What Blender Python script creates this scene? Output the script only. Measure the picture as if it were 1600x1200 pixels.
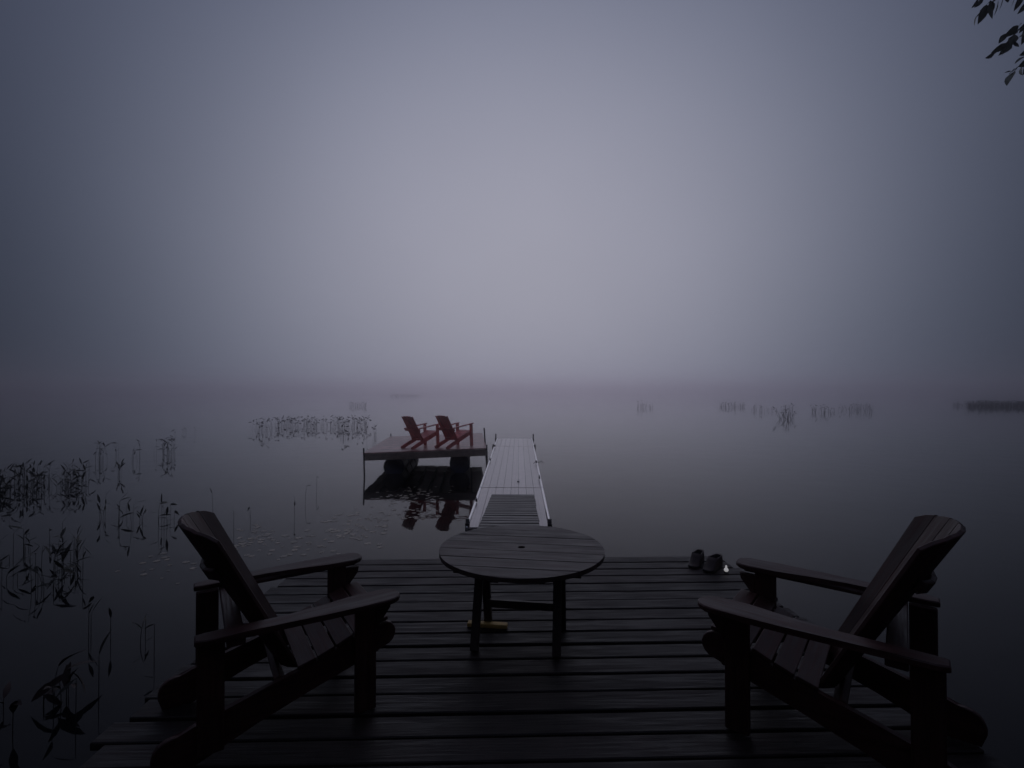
import bpy, bmesh, math, random
from mathutils import Vector, Matrix
R = math.radians
random.seed(7)
for _o in list(bpy.data.objects):
    bpy.data.objects.remove(_o)
scene = bpy.context.scene
COL = scene.collection

# ------------------------------------------------------------------ camera
CAM_Z, F, HOR = 2.45, 770.0, 608.0          # eye above the water, focal length in photo pixels, horizon row
cam_d = bpy.data.cameras.new('camera')
cam_d.sensor_width = 36.0
cam_d.lens = 36.0 * F / 1600.0
cam_d.clip_start, cam_d.clip_end = 0.05, 3000.0
cam = bpy.data.objects.new('camera', cam_d)
COL.objects.link(cam)
cam.location = (0, 0, CAM_Z)
cam.rotation_euler = (R(90) + math.atan((HOR - 600) / F), 0, 0)
scene.camera = cam

# ------------------------------------------------------------------ sky: fog-veiled sun ahead, dusk
SUN_AZ, SUN_EL = R(1.2), R(15.5)            # azimuth measured from +Y towards +X
sun_dir = Vector((math.sin(SUN_AZ) * math.cos(SUN_EL), math.cos(SUN_AZ) * math.cos(SUN_EL), math.sin(SUN_EL)))
world = bpy.data.worlds.new('World')
scene.world = world
world.use_nodes = True
wn, wl = world.node_tree.nodes, world.node_tree.links
wn.clear()
def wnode(t, **kw):
    n = wn.new(t)
    for k, v in kw.items():
        setattr(n, k, v)
    return n
w_out = wnode('ShaderNodeOutputWorld')
w_bg = wnode('ShaderNodeBackground')
w_sky = wnode('ShaderNodeTexSky', sky_type='NISHITA', sun_disc=False)
w_sky.sun_elevation, w_sky.sun_rotation = SUN_EL, SUN_AZ
w_sky.dust_density, w_sky.air_density, w_sky.altitude = 10.5, 1.0, 100.0
w_hs = wnode('ShaderNodeHueSaturation')
w_hs.inputs['Saturation'].default_value = 0.25
w_hs.inputs['Value'].default_value = 0.0003
wl.new(w_sky.outputs[0], w_hs.inputs['Color'])
w_tc = wnode('ShaderNodeTexCoord')
s_right = Vector((math.cos(SUN_AZ), -math.sin(SUN_AZ), 0.0))
s_up = s_right.cross(sun_dir)
def wdot(v):
    n = wnode('ShaderNodeVectorMath', operation='DOT_PRODUCT')
    n.inputs[1].default_value = v
    wl.new(w_tc.outputs['Generated'], n.inputs[0])
    return n.outputs['Value']
w_len = wnode('ShaderNodeVectorMath', operation='LENGTH')   # the aureole is a little wider than tall
w_ru = wnode('ShaderNodeCombineXYZ')
wl.new(wdot(s_right), w_ru.inputs[0]); wl.new(wdot(s_up * 1.28), w_ru.inputs[1])
wl.new(w_ru.outputs[0], w_len.inputs[0])
w_ac = wnode('ShaderNodeMath', operation='ARCTAN2')
wl.new(w_len.outputs['Value'], w_ac.inputs[0]); wl.new(wdot(sun_dir), w_ac.inputs[1])
w_q = wnode('ShaderNodeMath', operation='DIVIDE')           # angle from the veiled sun / width of its aureole
w_q.inputs[1].default_value = R(36.0)
wl.new(w_ac.outputs[0], w_q.inputs[0])
w_p = wnode('ShaderNodeMath', operation='POWER')
w_p.inputs[1].default_value = 2.8
wl.new(w_q.outputs[0], w_p.inputs[0])
w_comb = wnode('ShaderNodeCombineXYZ')                     # blue light scatters wider than red
for _i, _k in enumerate((-1.12, -1.02, -0.91)):
    w_n = wnode('ShaderNodeMath', operation='MULTIPLY')
    w_n.inputs[1].default_value = _k
    wl.new(w_p.outputs[0], w_n.inputs[0])
    w_e = wnode('ShaderNodeMath', operation='EXPONENT')
    wl.new(w_n.outputs[0], w_e.inputs[0])
    wl.new(w_e.outputs[0], w_comb.inputs[_i])
w_tint = wnode('ShaderNodeVectorMath', operation='MULTIPLY')
w_tint.inputs[1].default_value = (0.280, 0.282, 0.344)
wl.new(w_comb.outputs[0], w_tint.inputs[0])
w_noise = wnode('ShaderNodeTexNoise')                      # slow unevenness of the fog
w_noise.inputs['Scale'].default_value = 2.2
w_noise.inputs['Detail'].default_value = 3.0
wl.new(w_tc.outputs['Generated'], w_noise.inputs['Vector'])
w_mr = wnode('ShaderNodeMapRange')
w_mr.inputs['From Min'].default_value, w_mr.inputs['From Max'].default_value = 0.3, 0.7
w_mr.inputs['To Min'].default_value, w_mr.inputs['To Max'].default_value = 0.97, 1.03
wl.new(w_noise.outputs['Fac'], w_mr.inputs['Value'])
w_lobe = wnode('ShaderNodeVectorMath', operation='SCALE')
wl.new(w_tint.outputs[0], w_lobe.inputs[0])
wl.new(w_mr.outputs[0], w_lobe.inputs['Scale'])
w_add = wnode('ShaderNodeVectorMath', operation='ADD')
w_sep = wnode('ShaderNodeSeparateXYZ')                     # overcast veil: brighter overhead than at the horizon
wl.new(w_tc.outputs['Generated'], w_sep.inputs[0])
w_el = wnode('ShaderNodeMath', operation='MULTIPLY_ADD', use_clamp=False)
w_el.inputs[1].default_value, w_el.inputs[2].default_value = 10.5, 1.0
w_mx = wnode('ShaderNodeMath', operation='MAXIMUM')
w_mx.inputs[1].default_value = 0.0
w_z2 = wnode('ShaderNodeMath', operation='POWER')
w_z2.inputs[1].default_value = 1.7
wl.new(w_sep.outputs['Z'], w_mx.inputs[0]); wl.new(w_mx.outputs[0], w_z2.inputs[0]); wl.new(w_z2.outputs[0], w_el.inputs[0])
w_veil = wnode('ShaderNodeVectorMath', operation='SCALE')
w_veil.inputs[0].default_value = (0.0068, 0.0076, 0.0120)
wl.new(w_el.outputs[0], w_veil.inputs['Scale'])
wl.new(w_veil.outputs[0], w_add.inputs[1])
wl.new(w_lobe.outputs[0], w_add.inputs[0])
w_add2 = wnode('ShaderNodeVectorMath', operation='ADD')
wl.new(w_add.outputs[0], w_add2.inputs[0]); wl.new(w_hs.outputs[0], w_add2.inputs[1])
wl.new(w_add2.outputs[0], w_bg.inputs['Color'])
w_bg.inputs['Strength'].default_value = 1.0
wl.new(w_bg.outputs[0], w_out.inputs['Surface'])

sun_d = bpy.data.lights.new('sun', 'SUN')
sun_d.energy, sun_d.angle, sun_d.color = 0.05, R(110), (1.0, 0.94, 1.0)
sun = bpy.data.objects.new('sun', sun_d)
COL.objects.link(sun)
sun.rotation_euler = sun_dir.to_track_quat('Z', 'Y').to_euler()

vs = scene.view_settings
vs.view_transform, vs.look, vs.exposure, vs.gamma, vs.use_curve_mapping = 'Standard', 'None', 0.0, 1.0, False
scene.cycles.use_denoising = True
scene.cycles.max_bounces = 12
scene.cycles.volume_bounces = 8

# ------------------------------------------------------------------ helpers
def tag(o, label=None, cat=None, group=None, kind=None):
    if label: o['label'] = label
    if cat: o['category'] = cat
    if group: o['group'] = group
    if kind: o['kind'] = kind
    return o

def empty(name, loc=(0, 0, 0), rz=0.0, mat=None):
    o = bpy.data.objects.new(name, None)
    COL.objects.link(o)
    o.empty_display_size = 0.2
    if mat is not None:
        o.matrix_world = mat
    else:
        o.location = loc
        o.rotation_euler = (0, 0, rz)
    return o

def link(name, me, mat=None, parent=None, m=None):
    o = bpy.data.objects.new(name, me)
    COL.objects.link(o)
    if mat and not me.materials:
        me.materials.append(mat)
    if parent:
        o.parent = parent
    if m is not None:
        o.matrix_local = m
    return o

def bm_mesh(bm, smooth=False):
    me = bpy.data.meshes.new('mesh')
    bmesh.ops.recalc_face_normals(bm, faces=bm.faces)
    if smooth:
        for f in bm.faces: f.smooth = True
    bm.to_mesh(me)
    bm.free()
    return me

_cache = {}
def box_mesh(L, W, T, mat, bev=0.004):
    k = (round(L, 3), round(W, 3), round(T, 3), mat.name, bev)
    if k not in _cache:
        bm = bmesh.new()
        bmesh.ops.create_cube(bm, size=1.0, matrix=Matrix.Diagonal((L, W, T, 1)))
        if bev:
            bmesh.ops.bevel(bm, geom=bm.edges[:], offset=bev, segments=1, affect='EDGES')
        me = bm_mesh(bm)
        me.materials.append(mat)
        _cache[k] = me
    return _cache[k]

def frame(a, b, up=(0, 0, 1)):
    """matrix whose X runs from a to b, origin midway, Z near up"""
    a, b = Vector(a), Vector(b)
    x = (b - a).normalized()
    u = Vector(up)
    y = u.cross(x)
    if y.length < 1e-4:
        y = Vector((0, 1, 0)).cross(x)
    y.normalize()
    z = x.cross(y)
    m = Matrix((x, y, z)).transposed().to_4x4()
    m.translation = (a + b) / 2
    return m

def board(name, parent, a, b, W, T, mat, up=(0, 0, 1), bev=0.004):
    a, b = Vector(a), Vector(b)
    return link(name, box_mesh((b - a).length, W, T, mat, bev), None, parent, frame(a, b, up))

def prism_mesh(pts, axis, t, mat, bev=0.004):
    """outline pts extruded by +-t/2 along axis; 'y': pts are (x,z), 'z': pts are (x,y)"""
    bm = bmesh.new()
    def P(p, s):
        return (p[0], s, p[1]) if axis == 'y' else (p[0], p[1], s)
    lo = [bm.verts.new(P(p, -t / 2)) for p in pts]
    hi = [bm.verts.new(P(p, t / 2)) for p in pts]
    n = len(pts)
    bm.faces.new(lo); bm.faces.new(hi)
    for i in range(n):
        bm.faces.new((lo[i], lo[(i + 1) % n], hi[(i + 1) % n], hi[i]))
    if bev:
        rim = [e for e in bm.edges if (e.verts[0] in lo) == (e.verts[1] in lo)]
        bmesh.ops.bevel(bm, geom=rim, offset=bev, segments=1, affect='EDGES')
    me = bm_mesh(bm)
    me.materials.append(mat)
    return me

def tube_mesh(path, radii, mat, seg=8, cap=True):
    bm = bmesh.new()
    rings = []
    n = len(path)
    path = [Vector(p) for p in path]
    for i, p in enumerate(path):
        d = (path[min(i + 1, n - 1)] - path[max(i - 1, 0)]).normalized()
        ref = Vector((0, 0, 1)) if abs(d.z) < 0.95 else Vector((1, 0, 0))
        u = d.cross(ref).normalized(); v = d.cross(u)
        r = radii[i] if hasattr(radii, '__len__') else radii
        rings.append([bm.verts.new(p + (u * math.cos(2 * math.pi * k / seg) + v * math.sin(2 * math.pi * k / seg)) * r) for k in range(seg)])
    for a, b in zip(rings, rings[1:]):
        for k in range(seg):
            bm.faces.new((a[k], a[(k + 1) % seg], b[(k + 1) % seg], b[k]))
    if cap:
        bm.faces.new(rings[0]); bm.faces.new(rings[-1])
    me = bm_mesh(bm, seg > 5)
    me.materials.append(mat)
    return me

def lathe_mesh(prof, mat, seg=20, smooth=True):
    bm = bmesh.new()
    rings = []
    for r, z in prof:
        rings.append([bm.verts.new((r * math.cos(2 * math.pi * k / seg), r * math.sin(2 * math.pi * k / seg), z)) for k in range(seg)])
    for a, b in zip(rings, rings[1:]):
        for k in range(seg):
            bm.faces.new((a[k], a[(k + 1) % seg], b[(k + 1) % seg], b[k]))
    bm.faces.new(rings[0]); bm.faces.new(rings[-1])
    me = bm_mesh(bm, smooth)
    me.materials.append(mat)
    return me

# ------------------------------------------------------------------ materials
def new_mat(name):
    m = bpy.data.materials.new(name)
    m.use_nodes = True
    nt = m.node_tree
    return m, nt.nodes, nt.links, nt.nodes['Principled BSDF']

def wood(name, dark, light, rough=(0.35, 0.6), grain=(1.2, 22, 22), bump=0.25, vary=0.35, wear=None, spec=0.5, coat=0.0, blotch=0.3):
    m, n, l, p = new_mat(name)
    p.inputs['Coat Weight'].default_value = coat; p.inputs['Coat Roughness'].default_value = 0.22; p.inputs['Coat IOR'].default_value = 1.4
    tc = n.new('ShaderNodeTexCoord'); oi = n.new('ShaderNodeObjectInfo')
    mp = n.new('ShaderNodeMapping'); mp.inputs['Scale'].default_value = grain
    off = n.new('ShaderNodeVectorMath'); off.operation = 'SCALE'; off.inputs[0].default_value = (37, 53, 71)
    l.new(oi.outputs['Random'], off.inputs['Scale'])
    add = n.new('ShaderNodeVectorMath'); add.operation = 'ADD'
    l.new(tc.outputs['Object'], mp.inputs['Vector'])
    l.new(mp.outputs[0], add.inputs[0]); l.new(off.outputs[0], add.inputs[1])
    g = n.new('ShaderNodeTexNoise'); g.inputs['Scale'].default_value = 3.0; g.inputs['Detail'].default_value = 7; g.inputs['Distortion'].default_value = 0.6
    l.new(add.outputs[0], g.inputs['Vector'])
    rmp = n.new('ShaderNodeValToRGB')
    rmp.color_ramp.elements[0].position, rmp.color_ramp.elements[1].position = 0.3, 0.72
    rmp.color_ramp.elements[0].color = (*dark, 1); rmp.color_ramp.elements[1].color = (*light, 1)
    l.new(g.outputs['Fac'], rmp.inputs['Fac'])
    # blotches on the scale of a hand
    add2 = n.new('ShaderNodeVectorMath'); add2.operation = 'ADD'
    l.new(tc.outputs['Object'], add2.inputs[0]); l.new(off.outputs[0], add2.inputs[1])
    b = n.new('ShaderNodeTexNoise'); b.inputs['Scale'].default_value = 4.5; b.inputs['Detail'].default_value = 4
    l.new(add2.outputs[0], b.inputs['Vector'])
    hsv = n.new('ShaderNodeHueSaturation')
    v = n.new('ShaderNodeMapRange'); v.inputs['To Min'].default_value, v.inputs['To Max'].default_value = 1 - vary, 1 + vary
    l.new(oi.outputs['Random'], v.inputs['Value'])
    v2 = n.new('ShaderNodeMapRange'); v2.inputs['From Min'].default_value, v2.inputs['From Max'].default_value = 0.3, 0.7
    v2.inputs['To Min'].default_value, v2.inputs['To Max'].default_value = 1 - blotch, 1 + blotch
    l.new(b.outputs['Fac'], v2.inputs['Value'])
    mu = n.new('ShaderNodeMath'); mu.operation = 'MULTIPLY'
    l.new(v.outputs[0], mu.inputs[0]); l.new(v2.outputs[0], mu.inputs[1])
    l.new(mu.outputs[0], hsv.inputs['Value']); l.new(rmp.outputs[0], hsv.inputs['Color'])
    col = hsv.outputs[0]
    if wear:
        w = n.new('ShaderNodeTexNoise'); w.inputs['Scale'].default_value = 9; w.inputs['Detail'].default_value = 8; w.inputs['Roughness'].default_value = 0.7
        l.new(add2.outputs[0], w.inputs['Vector'])
        wr = n.new('ShaderNodeValToRGB'); wr.color_ramp.elements[0].position, wr.color_ramp.elements[1].position = 0.62, 0.68
        l.new(w.outputs['Fac'], wr.inputs['Fac'])
        mx = n.new('ShaderNodeMix'); mx.data_type = 'RGBA'
        l.new(wr.outputs[0], mx.inputs['Factor']); l.new(col, mx.inputs[6]); mx.inputs[7].default_value = (*wear, 1)
        col = mx.outputs[2]
    l.new(col, p.inputs['Base Color'])
    rr = n.new('ShaderNodeMapRange'); rr.inputs['From Min'].default_value, rr.inputs['From Max'].default_value = 0.35, 0.65
    rr.inputs['To Min'].default_value, rr.inputs['To Max'].default_value = rough
    l.new(g.outputs['Fac'], rr.inputs['Value']); l.new(rr.outputs[0], p.inputs['Roughness'])
    p.inputs['Specular IOR Level'].default_value = spec
    bp = n.new('ShaderNodeBump'); bp.inputs['Strength'].default_value = bump; bp.inputs['Distance'].default_value = 0.004
    l.new(g.outputs['Fac'], bp.inputs['Height']); l.new(bp.outputs[0], p.inputs['Normal'])
    return m

def plain(name, c, rough=0.5, metal=0.0, vary=0.25, scale=12.0, bump=0.1, spec=0.5, obj_vary=0.0):
    m, n, l, p = new_mat(name)
    tc = n.new('ShaderNodeTexCoord'); t = n.new('ShaderNodeTexNoise')
    t.inputs['Scale'].default_value = scale; t.inputs['Detail'].default_value = 6
    l.new(tc.outputs['Object'], t.inputs['Vector'])
    mr = n.new('ShaderNodeMapRange'); mr.inputs['From Min'].default_value, mr.inputs['From Max'].default_value = 0.3, 0.7
    mr.inputs['To Min'].default_value, mr.inputs['To Max'].default_value = 1 - vary, 1 + vary
    l.new(t.outputs['Fac'], mr.inputs['Value'])
    val = mr.outputs[0]
    if obj_vary:
        oi = n.new('ShaderNodeObjectInfo'); v = n.new('ShaderNodeMapRange')
        v.inputs['To Min'].default_value, v.inputs['To Max'].default_value = 1 - obj_vary, 1 + obj_vary
        l.new(oi.outputs['Random'], v.inputs['Value'])
        mu = n.new('ShaderNodeMath'); mu.operation = 'MULTIPLY'
        l.new(val, mu.inputs[0]); l.new(v.outputs[0], mu.inputs[1]); val = mu.outputs[0]
    h = n.new('ShaderNodeHueSaturation'); h.inputs['Color'].default_value = (*c, 1)
    l.new(val, h.inputs['Value']); l.new(h.outputs[0], p.inputs['Base Color'])
    p.inputs['Roughness'].default_value = rough; p.inputs['Metallic'].default_value = metal
    p.inputs['Specular IOR Level'].default_value = spec
    if bump:
        b = n.new('ShaderNodeBump'); b.inputs['Strength'].default_value = bump; b.inputs['Distance'].default_value = 0.003
        l.new(t.outputs['Fac'], b.inputs['Height']); l.new(b.outputs[0], p.inputs['Normal'])
    return m

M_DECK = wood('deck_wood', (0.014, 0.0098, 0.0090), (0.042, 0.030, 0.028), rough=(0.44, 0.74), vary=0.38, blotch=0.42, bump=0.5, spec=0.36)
M_JOIST = wood('joist_wood', (0.03, 0.025, 0.02), (0.06, 0.05, 0.04), rough=(0.6, 0.8))
M_CHAIR = wood('chair_wood', (0.034, 0.012, 0.010), (0.080, 0.030, 0.026), rough=(0.45, 0.65), vary=0.2)
M_TABLE = wood('table_wood', (0.028, 0.016, 0.015), (0.064, 0.041, 0.038), rough=(0.4, 0.65), vary=0.3, blotch=0.45, wear=(0.085, 0.065, 0.06))
M_DOCK = wood('dock_wood', (0.62, 0.49, 0.47), (0.82, 0.70, 0.67), rough=(0.35, 0.5), vary=0.12, bump=0.15, coat=0.9, grain=(0.16, 16, 16), blotch=0.05)
M_RAMP = wood('ramp_wood', (0.022, 0.019, 0.019), (0.085, 0.077, 0.077), rough=(0.35, 0.55), vary=0.5)
M_RAFT = wood('raft_wood', (0.42, 0.20, 0.18), (0.66, 0.37, 0.33), rough=(0.35, 0.5), vary=0.15, coat=0.25)
M_FASCIA = wood('fascia_wood', (0.36, 0.28, 0.22), (0.55, 0.44, 0.36), rough=(0.5, 0.7))
M_RED = wood('red_paint', (0.76, 0.20, 0.19), (0.90, 0.30, 0.27), rough=(0.35, 0.55), grain=(1.5, 14, 14), bump=0.12, vary=0.1)
M_NEWWOOD = wood('fresh_wood', (0.74, 0.46, 0.12), (0.90, 0.62, 0.20), rough=(0.5, 0.7), vary=0.05)
M_ALU = plain('white_edge', (0.90, 0.89, 0.90), 0.28, 0.9, 0.06)
M_STEEL = plain('dark_steel', (0.03, 0.03, 0.034), 0.45, 0.6, 0.3)
M_BARREL = plain('blue_plastic', (0.035, 0.05, 0.11), 0.45, 0.0, 0.2, 6.0)
M_BARK = plain('bark', (0.05, 0.04, 0.032), 0.85, 0.0, 0.4, 18.0, 0.8)
M_LEAF = plain('tree_leaf', (0.045, 0.06, 0.025), 0.5, 0.0, 0.25, 20.0, 0.0, obj_vary=0.3)
M_REED = plain('reed', (0.024, 0.027, 0.018), 0.55, 0.0, 0.3, 8.0, 0.0)
M_WEED = plain('water_weed_leaf', (0.020, 0.022, 0.014), 0.65, 0.0, 0.3, 10.0, 0.0, obj_vary=0.35)
M_DRYLEAF = plain('browning_leaf', (0.030, 0.015, 0.012), 0.75, 0.0, 0.3, 10.0, 0.0, obj_vary=0.3)
M_PAD = plain('lily_pad', (0.30, 0.24, 0.17), 0.35, 0.0, 0.35, 30.0, 0.0, obj_vary=0.45)
M_SHOE = plain('shoe_leather', (0.040, 0.020, 0.018), 0.55, 0.0, 0.3, 30.0, 0.3)
M_LINING = plain('shoe_lining', (0.012, 0.011, 0.013), 0.9, 0.0, 0.3, 40.0, 0.2)
M_SOLE = plain('shoe_sole', (0.02, 0.018, 0.018), 0.7, 0.0, 0.2, 30.0, 0.2)

def ground_mat():
    m, n, l, p = new_mat('shore_soil')
    tc = n.new('ShaderNodeTexCoord'); t = n.new('ShaderNodeTexNoise'); t.inputs['Scale'].default_value = 1.7; t.inputs['Detail'].default_value = 9
    l.new(tc.outputs['Object'], t.inputs['Vector'])
    r = n.new('ShaderNodeValToRGB')
    r.color_ramp.elements[0].position, r.color_ramp.elements[1].position = 0.38, 0.62
    r.color_ramp.elements[0].color = (0.035, 0.028, 0.020, 1); r.color_ramp.elements[1].color = (0.045, 0.055, 0.022, 1)
    l.new(t.outputs['Fac'], r.inputs['Fac']); l.new(r.outputs[0], p.inputs['Base Color'])
    p.inputs['Roughness'].default_value = 0.9
    b = n.new('ShaderNodeBump'); b.inputs['Strength'].default_value = 0.8; b.inputs['Distance'].default_value = 0.05
    l.new(t.outputs['Fac'], b.inputs['Height']); l.new(b.outputs[0], p.inputs['Normal'])
    return m
def water_mat():
    m, n, l, p = new_mat('lake_water')
    p.inputs['Base Color'].default_value = (0.006, 0.006, 0.007, 1)
    p.inputs['Roughness'].default_value = 0.03
    p.inputs['IOR'].default_value = 1.20
    p.inputs['Specular Tint'].default_value = (0.95, 0.90, 1.0, 1)
    tc = n.new('ShaderNodeTexCoord')
    a = n.new('ShaderNodeTexNoise'); a.inputs['Scale'].default_value = 0.9; a.inputs['Detail'].default_value = 3
    c = n.new('ShaderNodeTexNoise'); c.inputs['Scale'].default_value = 5.0; c.inputs['Detail'].default_value = 2
    l.new(tc.outputs['Object'], a.inputs['Vector']); l.new(tc.outputs['Object'], c.inputs['Vector'])
    ad = n.new('ShaderNodeMath'); ad.operation = 'MULTIPLY_ADD'; ad.inputs[1].default_value = 0.15
    l.new(c.outputs['Fac'], ad.inputs[0]); l.new(a.outputs['Fac'], ad.inputs[2])
    b = n.new('ShaderNodeBump'); b.inputs['Strength'].default_value = 0.12; b.inputs['Distance'].default_value = 0.05
    l.new(ad.outputs[0], b.inputs['Height']); l.new(b.outputs[0], p.inputs['Normal'])
    return m
M_GROUND, M_WATER = ground_mat(), water_mat()

# ------------------------------------------------------------------ the setting
def grid_mesh(x0, x1, nx, y0, y1, ny, zf, mat):
    bm = bmesh.new()
    vs_ = [[bm.verts.new((x0 + (x1 - x0) * i / nx, y0 + (y1 - y0) * j / ny, zf(x0 + (x1 - x0) * i / nx, y0 + (y1 - y0) * j / ny))) for i in range(nx + 1)] for j in range(ny + 1)]
    for j in range(ny):
        for i in range(nx):
            bm.faces.new((vs_[j][i], vs_[j][i + 1], vs_[j + 1][i + 1], vs_[j + 1][i]))
    me = bm_mesh(bm, True)
    me.materials.append(mat)
    return me
water = link('water', grid_mesh(-700, 700, 4, -60, 1100, 4, lambda x, y: 0.0, M_WATER))
tag(water, 'still dark lake water fading into fog', kind='structure')
def shore_z(x, y):
    edge = -1.1 + 0.5 * math.sin(x * 0.55 + 1) + 0.25 * math.sin(x * 1.7)
    t = edge - y
    return max(-0.9, min(0.22 * t, 0.6 + 0.05 * t)) + 0.05 * math.sin(x * 2.1 + y * 1.3)
ground = link('ground', grid_mesh(-40, 40, 120, -40, 1.6, 70, shore_z, M_GROUND))
tag(ground, 'earthy lake shore behind the deck', kind='structure')

def at(px, py, d):
    """photo pixel at depth d -> world point"""
    return Vector(((px - 800) / F * d, d, CAM_Z - (py - HOR) / F * d))
def on_water(px, py):
    d = F * CAM_Z / (py - HOR)
    return Vector(((px - 800) / F * d, d, 0.0))

# ------------------------------------------------------------------ plank deck
DZ = 0.85
deck = tag(empty('deck', (0.03, 4.70, 0), R(1.6)), 'dark wet deck of wide cross planks under the table and brown chairs', 'deck')
PITCH, DW = 0.160, 3.93
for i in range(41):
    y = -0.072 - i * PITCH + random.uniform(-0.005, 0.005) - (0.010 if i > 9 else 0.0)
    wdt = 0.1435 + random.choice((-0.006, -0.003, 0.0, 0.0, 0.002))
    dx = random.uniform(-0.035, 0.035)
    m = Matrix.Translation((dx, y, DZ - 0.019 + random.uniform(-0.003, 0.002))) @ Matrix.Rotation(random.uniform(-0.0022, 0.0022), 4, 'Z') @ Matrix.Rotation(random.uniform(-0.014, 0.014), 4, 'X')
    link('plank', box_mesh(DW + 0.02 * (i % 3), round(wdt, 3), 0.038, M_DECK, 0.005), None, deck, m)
for x in (-1.80, -0.9, 0.0, 0.9, 1.80):
    board('joist', deck, (x, -0.05, DZ - 0.115), (x, -6.5, DZ - 0.115), 0.045, 0.145, M_JOIST)
board('fascia', deck, (-1.9, -0.028, DZ - 0.115), (1.9, -0.028, DZ - 0.115), 0.038, 0.14, M_DECK)
for x in (-1.72, 1.72):
    for y in (-0.25, -2.4, -4.3):
        board('post', deck, (x, y, -1.0), (x, y, DZ - 0.045), 0.1, 0.1, M_JOIST, up=(0, 1, 0))

# ------------------------------------------------------------------ white floating dock
Dn, Df = Vector((-0.05, 6.96, CAM_Z - 1.95)), Vector((0.087, 16.8, CAM_Z - 1.68))
dax = (Df - Dn)
dlen = dax.length
dm = frame(Dn, Df); dm.translation = Dn                    # X along the dock, Y to its left
dock = tag(empty('dock', mat=dm), 'pale grey narrow dock of lengthwise boards with white metal edges', 'dock')
DWID = 1.22
secs = [(0.0, 2.465), (2.485, 7.99), (8.01, dlen)]
NB = 8
for s0, s1 in secs:
    for k in range(NB):
        bw = (DWID - 0.09) / NB
        yy = -(DWID - 0.09) / 2 + bw * (k + 0.5)
        board('plank', dock, (s0 + 0.006, yy, -0.014 + random.uniform(-0.0015, 0.0015)), (s1 - 0.006, yy, -0.014), bw - 0.0035, 0.028, M_DOCK, bev=0.0015)
    board('joist', dock, (s0 + 0.05, -DWID / 2 + 0.05, -0.09), (s0 + 0.05, DWID / 2 - 0.05, -0.09), 0.05, 0.11, M_STEEL)
    board('joist', dock, (s1 - 0.05, -DWID / 2 + 0.05, -0.09), (s1 - 0.05, DWID / 2 - 0.05, -0.09), 0.05, 0.11, M_STEEL)
    for s in (-1, 1):
        board('edge_rail', dock, (s0 + 0.002, s * (DWID / 2 - 0.02), -0.055), (s1 - 0.002, s * (DWID / 2 - 0.02), -0.055), 0.042, 0.134, M_ALU, bev=0.012)
    board('end_trim', dock, (s1 + 0.004, -DWID / 2 + 0.04, -0.075), (s1 + 0.004, DWID / 2 - 0.04, -0.075), 0.014, 0.12, M_STEEL)
# support pipes with collars
for s in (-1, 1):
    c = 'dark'
    for xx, top in ((0.07, 0.10), (dlen - 0.12, 0.17), (8.03, 0.05)):
        yy = s * (DWID / 2 + (0.022 if xx > 1 else -0.025))
        o = link('support_pipe', tube_mesh([(xx, yy, -1.2), (xx, yy, top)], 0.021 if xx > 1 else 0.028, M_STEEL, 10), None, dock)
        b = board('collar', dock, (xx - 0.05, yy, -0.03), (xx + 0.05, yy, -0.03), 0.06, 0.10 if xx > 1 else 0.15, M_STEEL)
# mooring cleats: base, two horns
def cleat(x, y, rz=0.0):
    r = bpy.data.objects.new('cleat', None)
    COL.objects.link(r); r.parent = dock
    r.matrix_local = Matrix.Translation((x, y, 0.025)) @ Matrix.Rotation(rz, 4, 'Z')
    board('base', r, (-0.035, 0, 0.008), (0.035, 0, 0.008), 0.035, 0.016, M_STEEL)
    link('horn', tube_mesh([(-0.085, 0, 0.058), (-0.04, 0, 0.046), (0, 0, 0.042), (0.04, 0, 0.046), (0.085, 0, 0.058)], [0.006, 0.011, 0.013, 0.011, 0.006], M_STEEL, 8), None, r)
    board('stem', r, (0, 0, 0.012), (0, 0, 0.04), 0.03, 0.03, M_STEEL, up=(1, 0, 0))
for (x, y) in ((1.35, 0.57), (5.35, 0.57), (7.75, 0.57), (3.2, -0.57), (5.0, -0.57)):
    cleat(x, y, random.uniform(-0.3, 0.3))
link('mooring_line', tube_mesh([(4.9, -0.50, 0.03), (4.98, -0.56, 0.07), (5.0, -0.63, 0.03), (5.06, -0.70, 0.06), (5.15, -0.74, 0.0)], 0.007, M_STEEL, 6), None, dock)
board('hinge_bolt', dock, (2.95, -0.135, 0.008), (3.02, -0.135, 0.008), 0.045, 0.018, M_STEEL)

# ------------------------------------------------------------------ ramp from the deck down to the dock
Ra, Rb = Vector((-0.055, 4.74, DZ + 0.045)), Vector((0.018, 8.66, CAM_Z - 1.904 + 0.062))
rm = frame(Ra, Rb); rm.translation = Ra
ramp = tag(empty('ramp', mat=rm), 'weathered grey wooden gangway of short cross boards leading onto dock', 'ramp')
rlen = (Rb - Ra).length
nb = 23
for i in range(nb):
    xx = 0.07 + i * (rlen - 0.14) / (nb - 1)
    board('plank', ramp, (xx, -0.37 + random.uniform(-0.005, 0.005), -0.012 + random.uniform(-0.003, 0.003)), (xx, 0.37 + random.uniform(-0.005, 0.005), -0.012), 0.132, 0.024, M_RAMP)
for s in (-1, 1):
    board('stringer', ramp, (0.12, s * 0.3, -0.042), (rlen - 0.02, s * 0.3, -0.042), 0.04, 0.034, M_RAMP)

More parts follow.
